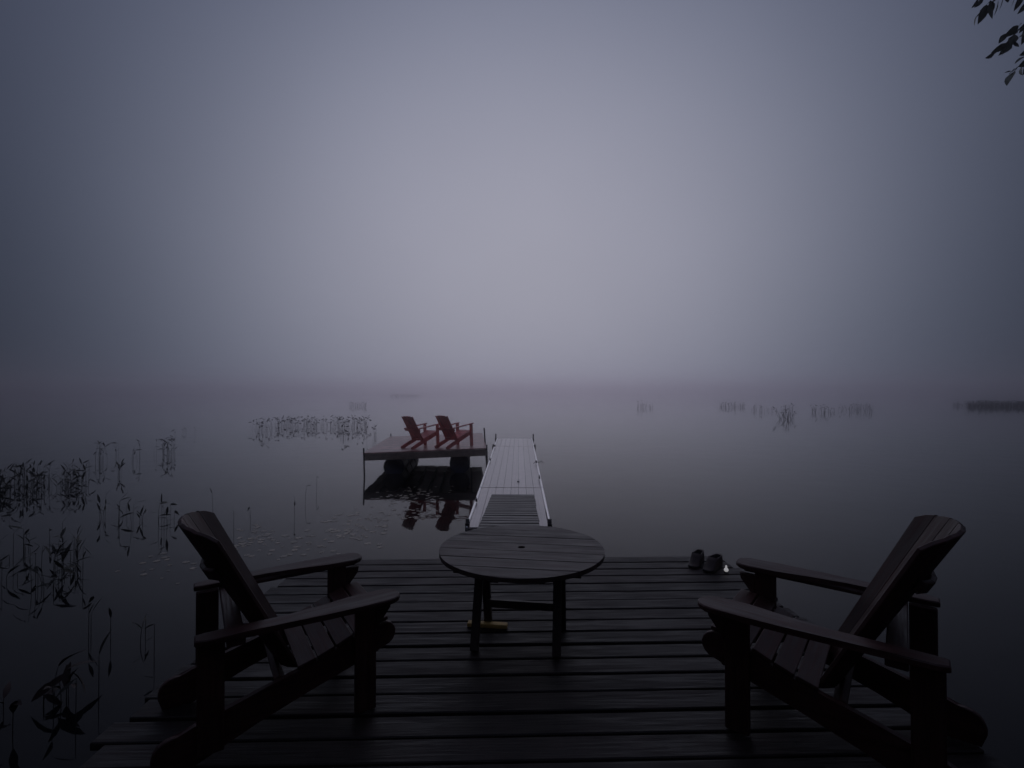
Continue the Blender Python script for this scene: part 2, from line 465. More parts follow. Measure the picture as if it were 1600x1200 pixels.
# ------------------------------------------------------------------ swim raft
RW, RL, RZ = 3.45, 4.9, 0.655
raft_m = Matrix.Translation((-4.18, 13.87, RZ)) @ Matrix.Rotation(R(5), 4, 'Z') @ Matrix.Rotation(R(-1.7), 4, 'Y')
raft = tag(empty('raft', mat=raft_m), 'square wooden swim raft on blue barrels carrying two red chairs', 'raft')
np_ = 34
for i in range(np_):
    y = 0.02 + (i + 0.5) * (RL - 0.04) / np_
    board('plank', raft, (-0.02 + random.uniform(-0.008, 0.008), y, -0.016 + random.uniform(-0.002, 0.002)), (RW + 0.02 + random.uniform(-0.008, 0.008), y, -0.016), (RL - 0.04) / np_ - 0.008, 0.032, M_RAFT)
board('fascia', raft, (0, 0.02, -0.128), (RW, 0.02, -0.128), 0.04, 0.185, M_FASCIA)
board('fascia', raft, (0, RL - 0.02, -0.128), (RW, RL - 0.02, -0.128), 0.04, 0.185, M_FASCIA)
for x in (0.02, RW - 0.02):
    board('fascia', raft, (x, 0.05, -0.128), (x, RL - 0.05, -0.128), 0.038, 0.185, M_FASCIA)
for x in (0.4, 1.35, 1.75, 2.1, 3.05):
    board('joist', raft, (x, 0.05, -0.11), (x, RL - 0.05, -0.11), 0.045, 0.14, M_JOIST)
def barrel_mesh():
    r, L = 0.295, 0.92
    prof = [(0.02, 0.03), (r - 0.04, 0.03), (r - 0.035, 0.0), (r - 0.012, 0.0), (r, 0.02), (r, 0.1), (r + 0.008, 0.12), (r, 0.14), (r, 0.30), (r + 0.01, 0.325), (r, 0.35),
            (r, 0.57), (r + 0.01, 0.595), (r, 0.62), (r, 0.78), (r + 0.008, 0.8), (r, 0.82), (r, 0.9), (r - 0.012, L), (r - 0.035, L), (r - 0.04, L - 0.03), (0.02, L - 0.03)]
    return lathe_mesh(prof, M_BARREL, 28)
bme = barrel_mesh()
for bx in (0.78, 2.68):
    for k in range(4):
        m = Matrix.Translation((bx, 0.32 + k * 1.1, -0.475)) @ Matrix.Rotation(R(-90), 4, 'X')
        b = link('barrel', bme, None, raft, m)
    for yy in (0.75, 2.95, 4.3):
        board('strap', raft, (bx - 0.32, yy, -0.20), (bx + 0.32, yy, -0.20), 0.05, 0.03, M_STEEL)
def pole(x, y, z0, z1, r=0.022, lean=0.0):
    link('pole', tube_mesh([(x, y, z0), (x + lean, y, z1)], r, M_STEEL, 10), None, raft)
pole(0.02, -0.03, -1.6, 0.14)
pole(RW + 0.02, -0.02, -1.6, 0.10)
pole(RW + 0.09, 1.75, -1.6, 0.44, 0.024, -0.08)
pole(0.0, RL + 0.03, -1.5, 0.10)

# ------------------------------------------------------------------ chairs
def arc(cx, cy, r, a0, a1, n):
    return [(cx + r * math.cos(R(a0 + (a1 - a0) * i / n)), cy + r * math.sin(R(a0 + (a1 - a0) * i / n))) for i in range(n + 1)]

def slat_taper(L, w0, w1, t, mat, round_top):
    """back slat along +X from 0 to L: width w0 at the foot, w1 at the head"""
    pts = [(0, -w0 / 2), (L - (w1 * 0.25 if round_top else 0), -w1 / 2)]
    if round_top:
        lo, hi = round_top           # height offsets at the two sides of the head
        pts = [(0, -w0 / 2), (L + lo, -w1 / 2), (L + (lo + hi) / 2 + 0.006, 0), (L + hi, w1 / 2), (0, w0 / 2)]
    else:
        pts = [(0, -w0 / 2), (L, -w1 / 2), (L, w1 / 2), (0, w0 / 2)]
    return prism_mesh(pts, 'z', t, mat, 0.003)

def classic_chair(m, label):
    """high fan-backed garden chair; X forward, origin on the floor below the arm tips"""
    c = tag(empty('garden_chair', mat=m), label, 'chair', 'brown chairs on the plank deck')
    W = M_CHAIR
    # side rails: seat bearers that sweep down to the rear feet
    prof = arc(-0.055, 0.335, 0.06, -60, 75, 6) + [(-0.16, 0.375), (-0.30, 0.318), (-0.46, 0.272), (-0.62, 0.232), (-0.86, 0.165)] + arc(-0.93, 0.07, 0.075, 75, 190, 6) + [(-0.985, 0.0), (-0.86, 0.0), (-0.62, 0.098), (-0.40, 0.168), (-0.18, 0.232)]
    rail = prism_mesh(prof, 'y', 0.028, W)
    for s in (-1, 1):
        link('side_rail', rail, None, c, Matrix.Translation((0, s * 0.255, 0)))
        board('leg', c, (-0.155, s * 0.2855, 0), (-0.155, s * 0.2855, 0.528), 0.10, 0.030, W, up=(0, s, 0))
        board('arm_post', c, (-0.80, s * 0.2855, 0.05), (-0.80, s * 0.2855, 0.528), 0.10, 0.030, W, up=(0, s, 0))
        # arm: broad rounded tip, waist, narrow tail
        ar = arc(-0.075, 0.0, 0.075, -88, 88, 8) + [(-0.20, 0.076), (-0.36, 0.07), (-0.52, 0.058), (-0.68, 0.048), (-0.82, 0.045), (-0.86, 0.03), (-0.86, -0.03), (-0.82, -0.037), (-0.68, -0.03), (-0.52, -0.02), (-0.36, -0.042), (-0.20, -0.07)]
        if s < 0: ar = [(x, -y) for x, y in ar][::-1]
        a = link('arm', prism_mesh(ar, 'z', 0.026, W, 0.005), None, c, Matrix.Translation((0, s * 0.325, 0.5425)))
        board('arm_bearer', a, (-0.045, -s * 0.012, -0.024), (-0.66, -s * 0.012, -0.024), 0.034, 0.020, W)
        link('bracket', prism_mesh([(0.0, 0.0), (0.075, 0.0), (0.07, -0.03), (0.02, -0.09), (0.0, -0.13)], 'y', 0.026, W, 0.002), None, c, Matrix.Translation((-0.104, s * 0.285, 0.505)))
    # seat slats follow the bearers
    pts = [(-0.035, 0.408), (-0.12, 0.398), (-0.205, 0.366), (-0.29, 0.332), (-0.375, 0.303), (-0.46, 0.281)]
    for (x, z), (x2, z2) in zip(pts, pts[1:]):
        d = Vector((x - x2, 0, z - z2)).normalized()
        nrm = Vector((-d.z, 0, d.x))
        cc = Vector(((x + x2) / 2, 0, (z + z2) / 2)) + nrm * 0.004
        board('seat_slat', c, cc + Vector((0, -0.272, 0)), cc + Vector((0, 0.272, 0)), 0.082, 0.018, W, up=nrm, bev=0.003)
    # back slats fan out
    base, top = Vector((-0.505, 0, 0.232)), Vector((-0.915, 0, 0.965))
    ax = (top - base)
    Lb = ax.length
    nrm = Vector((0, 1, 0)).cross(ax.normalized())
    if nrm.x < 0: nrm = -nrm
    NS = 7
    for k in range(NS):
        q = k - (NS - 1) / 2
        ang = q * R(11.5)
        rt, rb = 0.44, 0.40                         # the back curves round the sitter
        b0 = base + Vector((0, rb * 0.78 * math.sin(ang), 0)) + nrm * rb * (1 - math.cos(ang)) * 0.7
        t0 = top + Vector((0, rt * 1.04 * math.sin(ang), 0)) + nrm * rt * (1 - math.cos(ang)) * 1.0
        n2 = (nrm * math.cos(ang) - Vector((0, math.sin(ang), 0)))
        fm = frame(b0, t0, n2); fm.translation = b0
        rise = lambda v: -0.10 * (abs(v) / 3.5) ** 2.4
        side = 1 if (fm.to_3x3() @ Vector((0, 1, 0))).y > 0 else -1
        hd = (rise(q - 0.5 * side), rise(q + 0.5 * side))
        link('back_slat', slat_taper((t0 - b0).length, 0.060, 0.087, 0.019, W, hd), None, c, fm)
    board('lower_rail', c, (-0.525, -0.24, 0.225), (-0.525, 0.24, 0.225), 0.075, 0.03, W, up=nrm)
    p = base + ax * 0.40 - nrm * 0.026
    board('back_rail', c, (p.x - 0.02, -0.36, 0.512), (p.x - 0.02, 0.36, 0.512), 0.07, 0.030, W)
    p = base + ax * 0.70 - nrm * 0.030
    for q in (-2, -1, 0, 1):
        pa = p + Vector((0, 0.40 * math.sin(q * R(14)), 0)) + nrm * 0.40 * (1 - math.cos(q * R(14)))
        pb = p + Vector((0, 0.40 * math.sin((q + 1) * R(14)), 0)) + nrm * 0.40 * (1 - math.cos((q + 1) * R(14)))
        board('back_brace', c, pa, pb, 0.055, 0.022, W, up=nrm.cross(pb - pa).cross(pb - pa) * -1)
    board('front_rail', c, (-0.085, -0.24, 0.285), (-0.085, 0.24, 0.285), 0.09, 0.022, W, up=(1, 0, 0))
    return c

def floor_m(x, y, z, a):
    return Matrix.Translation((x, y, z)) @ Matrix.Rotation(R(a), 4, 'Z')
DT = DZ + 0.004
classic_chair(floor_m(-0.757, 2.80, DT, 33.0) @ Matrix.Scale(1.02, 4), 'dark brown fan-backed wooden chair beside the reeds, its seat towards the round table')
classic_chair(floor_m(1.115, 2.66, DT, 141.5) @ Matrix.Scale(1.06, 4), 'dark brown fan-backed wooden chair nearest the pair of shoes and open water')

def red_chair(m, label):
    c = tag(empty('lounge_chair', mat=m), label, 'chair', 'red chairs on the raft')
    W = M_RED
    prof = [(-0.01, 0.44), (-0.01, 0.345), (-0.05, 0.33), (-0.72, 0.06), (-0.86, 0.0), (-0.985, 0.0), (-0.99, 0.055), (-0.72, 0.175), (-0.35, 0.31)]
    rail = prism_mesh(prof, 'y', 0.036, W)
    for s in (-1, 1):
        link('side_rail', rail, None, c, Matrix.Translation((0, s * 0.26, 0)))
        board('leg', c, (-0.05, s * 0.314, 0), (-0.05, s * 0.314, 0.655), 0.075, 0.07, W, up=(0, s, 0))
        board('arm', c, (0.015, s * 0.32, 0.672), (-0.80, s * 0.32, 0.572), 0.085, 0.03, W)
    board('front_rail', c, (-0.03, -0.24, 0.40), (-0.03, 0.24, 0.40), 0.09, 0.025, W, up=(1, 0, 0))
    pts = [(0.01, 0.452), (-0.10, 0.416), (-0.21, 0.376), (-0.32, 0.336), (-0.43, 0.296), (-0.54, 0.256)]
    for (x, z), (x2, z2) in zip(pts, pts[1:]):
        d = Vector((x - x2, 0, z - z2)).normalized()
        nrm = Vector((-d.z, 0, d.x))
        cc = Vector(((x + x2) / 2, 0, (z + z2) / 2)) + nrm * 0.006
        board('seat_slat', c, cc + Vector((0, -0.272, 0)), cc + Vector((0, 0.272, 0)), 0.107, 0.02, W, up=nrm, bev=0.003)
    base, top = Vector((-0.545, 0, 0.21)), Vector((-0.93, 0, 0.955))
    ax = top - base
    nrm = Vector((0, 1, 0)).cross(ax.normalized())
    if nrm.x < 0: nrm = -nrm
    for k in range(5):
        q = k - 2
        b0 = base + Vector((0, q * 0.113, 0)); t0 = top + Vector((0, q * 0.113, 0))
        fm = frame(b0, t0, nrm); fm.translation = b0
        hd = [(-0.035, -0.012), (-0.012, 0.0), (0.0, 0.0), (0.0, -0.012), (-0.012, -0.035)][k]
        link('back_slat', slat_taper((t0 - b0).length, 0.109, 0.109, 0.02, W, hd), None, c, fm)
    p = base + ax * 0.46 - nrm * 0.032
    board('back_rail', c, (p.x, -0.37, p.z), (p.x, 0.37, p.z), 0.085, 0.035, W, up=nrm)
    p = base + ax * 0.07 - nrm * 0.03
    board('lower_rail', c, (p.x, -0.242, p.z), (p.x, 0.242, p.z), 0.075, 0.03, W, up=nrm)
    return c
def raft_spot(px, py, a, lx, ly):
    """chair whose leg at local (lx, ly) stands at photo pixel px, py on the tilted raft"""
    inv = raft_m.inverted()
    o = inv @ Vector((0, 0, CAM_Z)); e = inv @ at(px, py, 10.0)
    d = e - o
    hit = o + d * (-o.z / d.z)
    rot = Matrix.Rotation(R(a), 4, 'Z')
    off = rot @ Vector((lx, ly, 0))
    return raft_m @ Matrix.Translation(hit - off + Vector((0, 0, 0.003))) @ rot
red_chair(raft_spot(684.5, 697, 42, -0.05, -0.314), 'red slatted low chair on raft, the one farther from the dock')
red_chair(raft_spot(737, 696.5, 42, -0.05, -0.314), 'red slatted low chair on raft, the one next to the dock')

# ------------------------------------------------------------------ round table
TH = 0.56
tbl = tag(empty('round_table', (0.063, 3.24, DT), R(-8)), 'round weathered plank table with trestle legs standing between the brown chairs', 'table')
Rt, NT = 0.535, 7
wst = 2 * Rt / NT
def strip(y0, y1):
    """outline of the disc between two chords"""
    def xe(y): return math.sqrt(max(Rt * Rt - y * y, 0))
    n = 8
    r = [(xe(y0 + (y1 - y0) * i / n), y0 + (y1 - y0) * i / n) for i in range(n + 1)]
    l_ = [(-x, y) for x, y in reversed(r)]
    pts = r + l_
    out = []
    for p in pts:
        if not out or (abs(p[0] - out[-1][0]) + abs(p[1] - out[-1][1])) > 1e-4: out.append(p)
    if abs(out[0][0] - out[-1][0]) + abs(out[0][1] - out[-1][1]) < 1e-4: out.pop()
    return out
for k in range(NT):
    y0, y1 = -Rt + k * wst + 0.0025, -Rt + (k + 1) * wst - 0.0025
    zz = TH - 0.014 + random.uniform(-0.0015, 0.0015)
    if k == NT // 2:
        hr = 0.024
        ns = [(hr * math.cos(R(180 - 180 * i / 10)), hr * math.sin(R(180 - 180 * i / 10))) for i in range(11)]
        up = strip(0.0, y1)
        up = [p for p in up]
        upper = ns + [p for p in strip(0.0, y1)]
        # upper half: right rim upwards, left rim down, along the cut with a half-round notch
        s = strip(0.0, y1)
        upper = s + ns
        lower = [(x, -y) for x, y in strip(0.0, -y0)][::-1] + [(x, -y) for x, y in ns][::-1]
        bm = bmesh.new()
        for out in (upper, lower):
            lo = [bm.verts.new((x, y, -0.014)) for x, y in out]; hi = [bm.verts.new((x, y, 0.014)) for x, y in out]
            bm.faces.new(lo); bm.faces.new(hi)
            n = len(out)
            for i in range(n):
                a, b = out[i], out[(i + 1) % n]
                if abs(a[1]) < 1e-6 and abs(b[1]) < 1e-6: continue
                bm.faces.new((lo[i], lo[(i + 1) % n], hi[(i + 1) % n], hi[i]))
        bmesh.ops.remove_doubles(bm, verts=bm.verts, dist=1e-5)
        me = bm_mesh(bm); me.materials.append(M_TABLE)
    else:
        me = prism_mesh(strip(y0, y1), 'z', 0.028, M_TABLE, 0.003)
    link('top_plank', me, None, tbl, Matrix.Translation((0, 0, zz)))
for x in (-0.34, -0.10, 0.16, 0.36):
    h = math.sqrt(Rt * Rt - x * x) - 0.05
    board('batten', tbl, (x, -h, TH - 0.042), (x, h, TH - 0.042), 0.055, 0.026, M_TABLE)
for sx in (-0.25, 0.25):
    board('leg', tbl, (sx - 0.01, -0.255, 0.0), (sx - 0.01, -0.07, TH - 0.056), 0.052, 0.036, M_TABLE, up=(0, 1, 0))
    board('leg', tbl, (sx + 0.01, 0.10, 0.0), (sx + 0.01, -0.03, TH - 0.056), 0.052, 0.036, M_TABLE, up=(0, 1, 0))
    board('leg_rail', tbl, (sx, -0.30, TH - 0.072), (sx, 0.30, TH - 0.072), 0.055, 0.034, M_TABLE)
    s = 1 if sx > 0 else -1
    link('bracket', prism_mesh([(0, 0), (-s * 0.12, 0), (-s * 0.11, -0.03), (-s * 0.05, -0.06), (-s * 0.02, -0.12), (0, -0.15)], 'y', 0.03, M_TABLE, 0.002), None, tbl, Matrix.Translation((sx - s * 0.03, -0.06, TH - 0.058)))
board('stretcher', tbl, (-0.235, 0.02, 0.175), (0.235, 0.02, 0.175), 0.03, 0.05, M_TABLE)

# short fresh board on the deck under the table
pm = floor_m(-0.165, 3.33, DT + 0.013, -7)
pl = link('wood_board', box_mesh(0.27, 0.05, 0.026, M_NEWWOOD), None, None, pm)
tag(pl, 'short yellow new-wood board lying under the table by its rear leg', 'board')

# ------------------------------------------------------------------ shoes and small lamp at the deck corner
def shoe(m, label):
    s = tag(empty('shoe', mat=m), label, 'shoe', 'pair of shoes at the deck corner')
    def outline(k, grow=0.0):
        pts = [(-0.125, 0.0), (-0.115, 0.028), (-0.08, 0.037), (-0.02, 0.037), (0.04, 0.045), (0.09, 0.046), (0.125, 0.032), (0.138, 0.0)]
        full = pts + [(x, -y * 0.9) for x, y in reversed(pts[1:-1])]
        return [(x * k + grow * (1 if x > 0 else -1) * 0.6, y * (1.18 if grow else 1.0)) for x, y in full]
    link('sole', prism_mesh(outline(1.0, 0.004)[::-1], 'z', 0.022, M_SOLE, 0.004), None, s, Matrix.Translation((0, 0, 0.011)))
    # upper: stacked rings, low and closed over the toes, open at the ankle
    bm = bmesh.new()
    rings = []
    base = outline(1.0)
    for lvl in range(7):
        t = lvl / 6
        ring = []
        for x, y in base:
            hx = 0.5 - x / 0.27                        # 0 at toe, 1 at heel
            z = 0.022 + 0.082 * t ** (1.0 + 1.3 * max(0.0, 0.75 - hx))
            shrink = 1.18 - 0.18 * t * t
            xs = x
            if x > 0.0:
                xs = x * (1 - 0.82 * t ** 1.25)
            ring.append(bm.verts.new((xs * (1 - 0.06 * t) - 0.006 * t, y * shrink, z)))
        rings.append(ring)
    n = len(base)
    for a, b in zip(rings, rings[1:]):
        for i in range(n):
            bm.faces.new((a[i], a[(i + 1) % n], b[(i + 1) % n], b[i]))
    cx = sum(v.co.x for v in rings[-1]) / n
    inner = [bm.verts.new((cx + (v.co.x - cx) * 0.86, v.co.y * 0.82, v.co.z - 0.004)) for v in rings[-1]]
    for i in range(n):
        bm.faces.new((rings[-1][i], rings[-1][(i + 1) % n], inner[(i + 1) % n], inner[i]))
    rim = [(v.co.x, v.co.y * 0.98) for v in inner]
    me = bm_mesh(bm, True); me.materials.append(M_SHOE)
    link('upper', me, None, s)
    bm = bmesh.new()
    b1 = [bm.verts.new((v[0], v[1], 0.098)) for v in rim]
    b2 = [bm.verts.new((v.co.x, v.co.y * 0.95, 0.03)) for v in b1]
    for i in range(n):
        bm.faces.new((b1[i], b1[(i + 1) % n], b2[(i + 1) % n], b2[i]))
    bm.faces.new(b2)
    me = bm_mesh(bm, True); me.materials.append(M_LINING)
    link('lining', me, None, s)
    return s
shoe(floor_m(1.79, 4.40, DT, 222), 'dark ankle-high shoe standing nearer the small white lamp')
shoe(floor_m(1.685, 4.51, DT, 232), 'dark ankle-high shoe standing at the very corner of the deck')
lampm, ln, ll, lp = new_mat('lamp_glass')
lp.inputs['Base Color'].default_value = (0.85, 0.85, 0.86, 1)
lp.inputs['Roughness'].default_value = 0.35
lp.inputs['Emission Color'].default_value = (1, 0.98, 1, 1)
lp.inputs['Emission Strength'].default_value = 0.28
lm = tag(empty('deck_lamp', (1.862, 4.30, DT)), 'tiny glowing white bulb-shaped lamp standing beside the shoes', 'lamp')
link('base', lathe_mesh([(0.004, 0.0), (0.02, 0.0), (0.02, 0.006), (0.008, 0.01)], M_STEEL, 14), None, lm)
link('bulb', lathe_mesh([(0.004, 0.009), (0.012, 0.012), (0.0185, 0.021), (0.019, 0.028), (0.014, 0.038), (0.0085, 0.043), (0.0075, 0.060), (0.003, 0.064)], lampm, 16), None, lm)

# ------------------------------------------------------------------ overhanging tree on the shore
def leaf_mesh(L, W, mat, fold=0.18, droop=0.12):
    bm = bmesh.new()
    prof = [(0, 0.0), (0.15, 0.55), (0.4, 1.0), (0.65, 0.85), (0.85, 0.45), (1.0, 0.0)]
    mid = [bm.verts.new((t * L, 0, -droop * L * t * t)) for t, w in prof]
    for s in (-1, 1):
        side = [bm.verts.new((t * L, s * w * W / 2, fold * w * W / 2 - droop * L * t * t)) for t, w in prof[1:-1]]
        ch = [mid[0]] + side + [mid[-1]]
        for i in range(len(prof) - 1):
            q = [mid[i], mid[i + 1], ch[i + 1], ch[i]]
            u = []
            for v in q:
                if v not in u: u.append(v)
            if len(u) > 2: bm.faces.new(u)
    me = bm_mesh(bm, True)
    me.materials.append(mat)
    return me
tree = tag(empty('tree', (5.6, -0.9, 0.0)), 'shore tree whose leafy branch tips hang into the upper corner of the view', 'tree')
T0 = Vector((5.6, -0.9, 0.0))
def tl(p): return Vector(p) - T0
link('trunk', tube_mesh([tl((5.6, -0.9, -0.4)), tl((5.55, -0.85, 1.2)), tl((5.68, -0.8, 3.0)), tl((5.6, -0.7, 4.8)), tl((5.75, -0.9, 5.8)), tl((5.7, -0.9, 6.4))], [0.24, 0.19, 0.16, 0.13, 0.08, 0.03], M_BARK, 10), None, tree)
LIMBS = [((5.6, -0.7, 4.6), (5.5, 1.2, 5.6), (5.15, 3.0, 5.95), (4.75, 4.3, 5.75)),
         ((5.65, -0.8, 4.2), (7.2, -0.2, 4.9), (8.4, 0.0, 5.2)), ((5.65, -0.8, 4.6), (4.4, -2.0, 5.3), (3.4, -2.6, 5.6)),
         ((5.7, -0.85, 4.9), (6.6, -2.2, 5.5), (7.2, -3.1, 5.7)), ((5.7, -0.85, 5.2), (5.1, -0.2, 5.8), (4.6, 0.1, 6.0))]
for lb in LIMBS:
    n = len(lb)
    link('limb', tube_mesh([tl(p) for p in lb], [0.075 * (1 - i / n) + 0.012 for i in range(n)], M_BARK, 8), None, tree)
LEAVES = [leaf_mesh(0.105, 0.046, M_LEAF), leaf_mesh(0.095, 0.036, M_LEAF, 0.35, 0.25), leaf_mesh(0.12, 0.052, M_LEAF, 0.1, 0.3)]
def put_leaf(p, dirv, k=None, s=1.0):
    dirv = dirv.normalized()
    m = frame(p, p + dirv, Vector((random.uniform(-1, 1), random.uniform(-1.6, 0.2), random.uniform(-0.6, 1))))
    m.translation = p
    link('leaf', random.choice(LEAVES) if k is None else LEAVES[k], None, tree, m @ Matrix.Scale(s, 4))
def twig(pts, r0=0.006):
    n = len(pts)
    link('twig', tube_mesh([tl(p) for p in pts], [r0 * (1 - 0.7 * i / (n - 1)) for i in range(n)], M_BARK, 6), None, tree)
D0 = 4.3
limb_end = Vector((4.75, 4.3, 5.75))
sprays = [  # twig polyline in photo pixels, and its leaves: (base px, base py, tip px, tip py)
    ([(1640, -40), (1600, -22), (1565, -8), (1540, 12), (1530, 24)], [(1532, 20, 1525, 39), (1548, 2, 1540, 26), (1556, -2, 1548, 28), (1566, -6, 1562, 22), (1574, -14, 1570, 14), (1536, -8, 1525, 9), (1545, -14, 1538, 4), (1592, -12, 1588, 7), (1604, -14, 1596, 9), (1612, 0, 1599, 16), (1580, -20, 1582, 2), (1553, -4, 1559, 18)]),
    ([(1645, 0), (1615, 25), (1592, 48), (1572, 70), (1552, 86)], [(1578, 48, 1566, 64), (1598, 36, 1583, 50), (1592, 50, 1584, 68), (1580, 64, 1561, 76), (1574, 70, 1576, 86), (1560, 79, 1551, 87), (1590, 60, 1598, 74), (1586, 62, 1572, 80), (1606, 46, 1596, 62), (1612, 30, 1601, 44), (1620, 30, 1606, 62)]),
    ([(1650, 50), (1622, 80), (1600, 98), (1582, 112)], [(1590, 108, 1574, 123), (1588, 110, 1582, 122), (1604, 98, 1594, 117), (1610, 84, 1587, 92), (1614, 90, 1598, 101), (1586, 108, 1573, 109), (1622, 80, 1608, 112), (1618, 70, 1600, 84)])]
for si, (tw, lv) in enumerate(sprays):
    d = D0 + (si - 1) * 0.12
    twig([limb_end] + [at(x, y, d) for x, y in tw], 0.009)
    for bx, by, tx, ty in lv:
        p = at(bx, by, d + random.uniform(-0.05, 0.05)); q = at(tx, ty, d + random.uniform(-0.05, 0.05))
        put_leaf(tl(p), q - p, None, 0.9 * (q - p).length / 0.105)
        twig([at(bx + 4, by - 4, d), p], 0.003)
# the crown proper, above and behind the viewer
def crown_mesh(blobs, count, mat, seed, size=0.11):
    rnd = random.Random(seed)
    verts, faces = [], []
    for i in range(count):
        cx, cy, cz, rx, ry, rz = blobs[i % len(blobs)]
        while True:
            u = Vector((rnd.uniform(-1, 1), rnd.uniform(-1, 1), rnd.uniform(-1, 1)))
            if 0.25 < u.length < 1: break
        p = Vector((cx + u.x * rx, cy + u.y * ry, cz + u.z * rz))
        a = Vector((rnd.uniform(-1, 1), rnd.uniform(-1, 1), rnd.uniform(-1.2, 0.4))).normalized()
        b = a.cross(Vector((rnd.uniform(-1, 1), rnd.uniform(-1, 1), rnd.uniform(-1, 1)))).normalized()
        s = size * rnd.uniform(0.7, 1.3)
        k = len(verts)
        verts += [p, p + a * s * 0.5 + b * s * 0.3, p + a * s, p + a * s * 0.5 - b * s * 0.3]
        faces.append((k, k + 1, k + 2, k + 3))
    me = bpy.data.meshes.new('crown')
    me.from_pydata([tuple(v) for v in verts], [], faces)
    me.materials.append(mat)
    return me
cb = []
for lb in LIMBS[1:]:
    e = tl(lb[-1])
    for k in range(3):
        cb.append((e.x + random.uniform(-0.6, 0.6), e.y + random.uniform(-0.6, 0.3), e.z + random.uniform(-0.3, 0.2), 1.0, 0.8, 0.5))
cb += [(0.1, 0.0, 6.1, 1.2, 0.9, 0.5), (-0.6, -0.8, 5.7, 1.2, 1.0, 0.7), (0.9, -0.6, 5.8, 1.2, 1.0, 0.6)]
cr = link('crown', crown_mesh(cb, 9000, M_LEAF, 5), None, tree)

for (tx, ty, h_, lab) in ((-4.6, -3.2, 6.3, 'unseen tree added to shade the deck from the reed side'), (0.6, -5.2, 6.6, 'unseen tree added to shade the deck from directly behind'), (9.8, -3.4, 6.2, 'unseen tree added for shade behind the overhanging one')):  # unseen trees added behind the viewer to darken the deck and brown chairs
    t_ = tag(empty('tree', (tx, ty, 0.0)), lab, 'tree', 'unseen trees added for shade')
    g0 = shore_z(tx, ty)
    link('trunk', tube_mesh([(0, 0, g0 - 0.4), (0.08, 0.05, 1.8), (-0.05, 0.1, 3.6), (0.1, 0.0, h_ - 0.5)], [0.22, 0.17, 0.13, 0.04], M_BARK, 10), None, t_)
    bl = []
    for k in range(6):
        a = k * 1.05 + tx
        e = Vector((math.cos(a) * 1.7, math.sin(a) * 1.5, h_ - 1.3 + 0.25 * (k % 3)))
        link('limb', tube_mesh([(0, 0.05, 2.6 + 0.25 * k), (e.x * 0.5, e.y * 0.5, e.z - 0.7), tuple(e)], [0.07, 0.045, 0.012], M_BARK, 7), None, t_)
        bl += [(e.x, e.y, e.z - 0.2, 1.1, 1.1, 0.8), (e.x * 0.55, e.y * 0.55, e.z - 0.4, 1.0, 1.0, 0.9)]
    bl.append((0, 0, h_ - 0.7, 1.2, 1.2, 0.6))
    link('crown', crown_mesh(bl, 9000, M_LEAF, int(tx * 10) + 99, 0.14), None, t_)

# ------------------------------------------------------------------ water plants
WLEAF = [leaf_mesh(0.20, 0.034, M_WEED, 0.25, 0.1), leaf_mesh(0.16, 0.028, M_WEED, 0.3, 0.25), leaf_mesh(0.22, 0.044, M_WEED, 0.2, 0.3)]
DLEAF = [leaf_mesh(0.20, 0.06, M_DRYLEAF, 0.3, 0.35), leaf_mesh(0.16, 0.05, M_DRYLEAF, 0.2, 0.5)]
_stems = {}
def stem_mesh(h, bend, mat):
    k = (round(h, 1), round(bend, 1))
    if k not in _stems:
        h_, b_ = max(k[0], 0.1), k[1]
        _stems[k] = tube_mesh([(0, 0, -0.12), (b_ * 0.15 * h_, 0, h_ * 0.4), (b_ * 0.45 * h_, 0, h_ * 0.75), (b_ * 0.8 * h_, 0, h_)], [0.0035, 0.003, 0.0025, 0.002], mat, 5)
    return _stems[k], max(k[0], 0.1), k[1]
def weed(base, n, hmin, hmax, label, group, leaves=WLEAF, spread=0.12, lscale=1.0):
    w = tag(empty('water_plant', base, random.uniform(0, 6.28)), label, 'water plant', group)
    for i in range(n):
        h, bend = random.uniform(hmin, hmax), random.choice((0.0, 0.0, 0.0, 0.1, 0.1, 0.2))
        me, h, bend = stem_mesh(h, bend, M_WEED)
        a = random.uniform(0, 6.28)
        m = Matrix.Translation((random.uniform(-spread, spread), random.uniform(-spread, spread), 0)) @ Matrix.Rotation(a, 4, 'Z')
        s = link('stem', me, None, w, m)
        tip = Vector((bend * 0.8 * h, 0, h))
        el = random.choice((75, 65, 50, 30, 5, -25))
        lm_ = Matrix.Translation(tip) @ Matrix.Rotation(random.uniform(-0.8, 0.8), 4, 'Z') @ Matrix.Rotation(-R(el), 4, 'Y') @ Matrix.Rotation(random.uniform(-1.2, 1.2), 4, 'X') @ Matrix.Scale(lscale * random.uniform(0.8, 1.2), 4)
        link('leaf', random.choice(leaves), None, s, lm_)
        if random.random() < 0.6:
            lm2 = Matrix.Translation(tip * 0.62) @ Matrix.Rotation(random.uniform(0, 6.28), 4, 'Z') @ Matrix.Rotation(-R(random.choice((70, 50, 20, -15))), 4, 'Y') @ Matrix.Scale(lscale * random.uniform(0.6, 1.0), 4)
            link('leaf', random.choice(leaves), None, s, lm2)
    return w
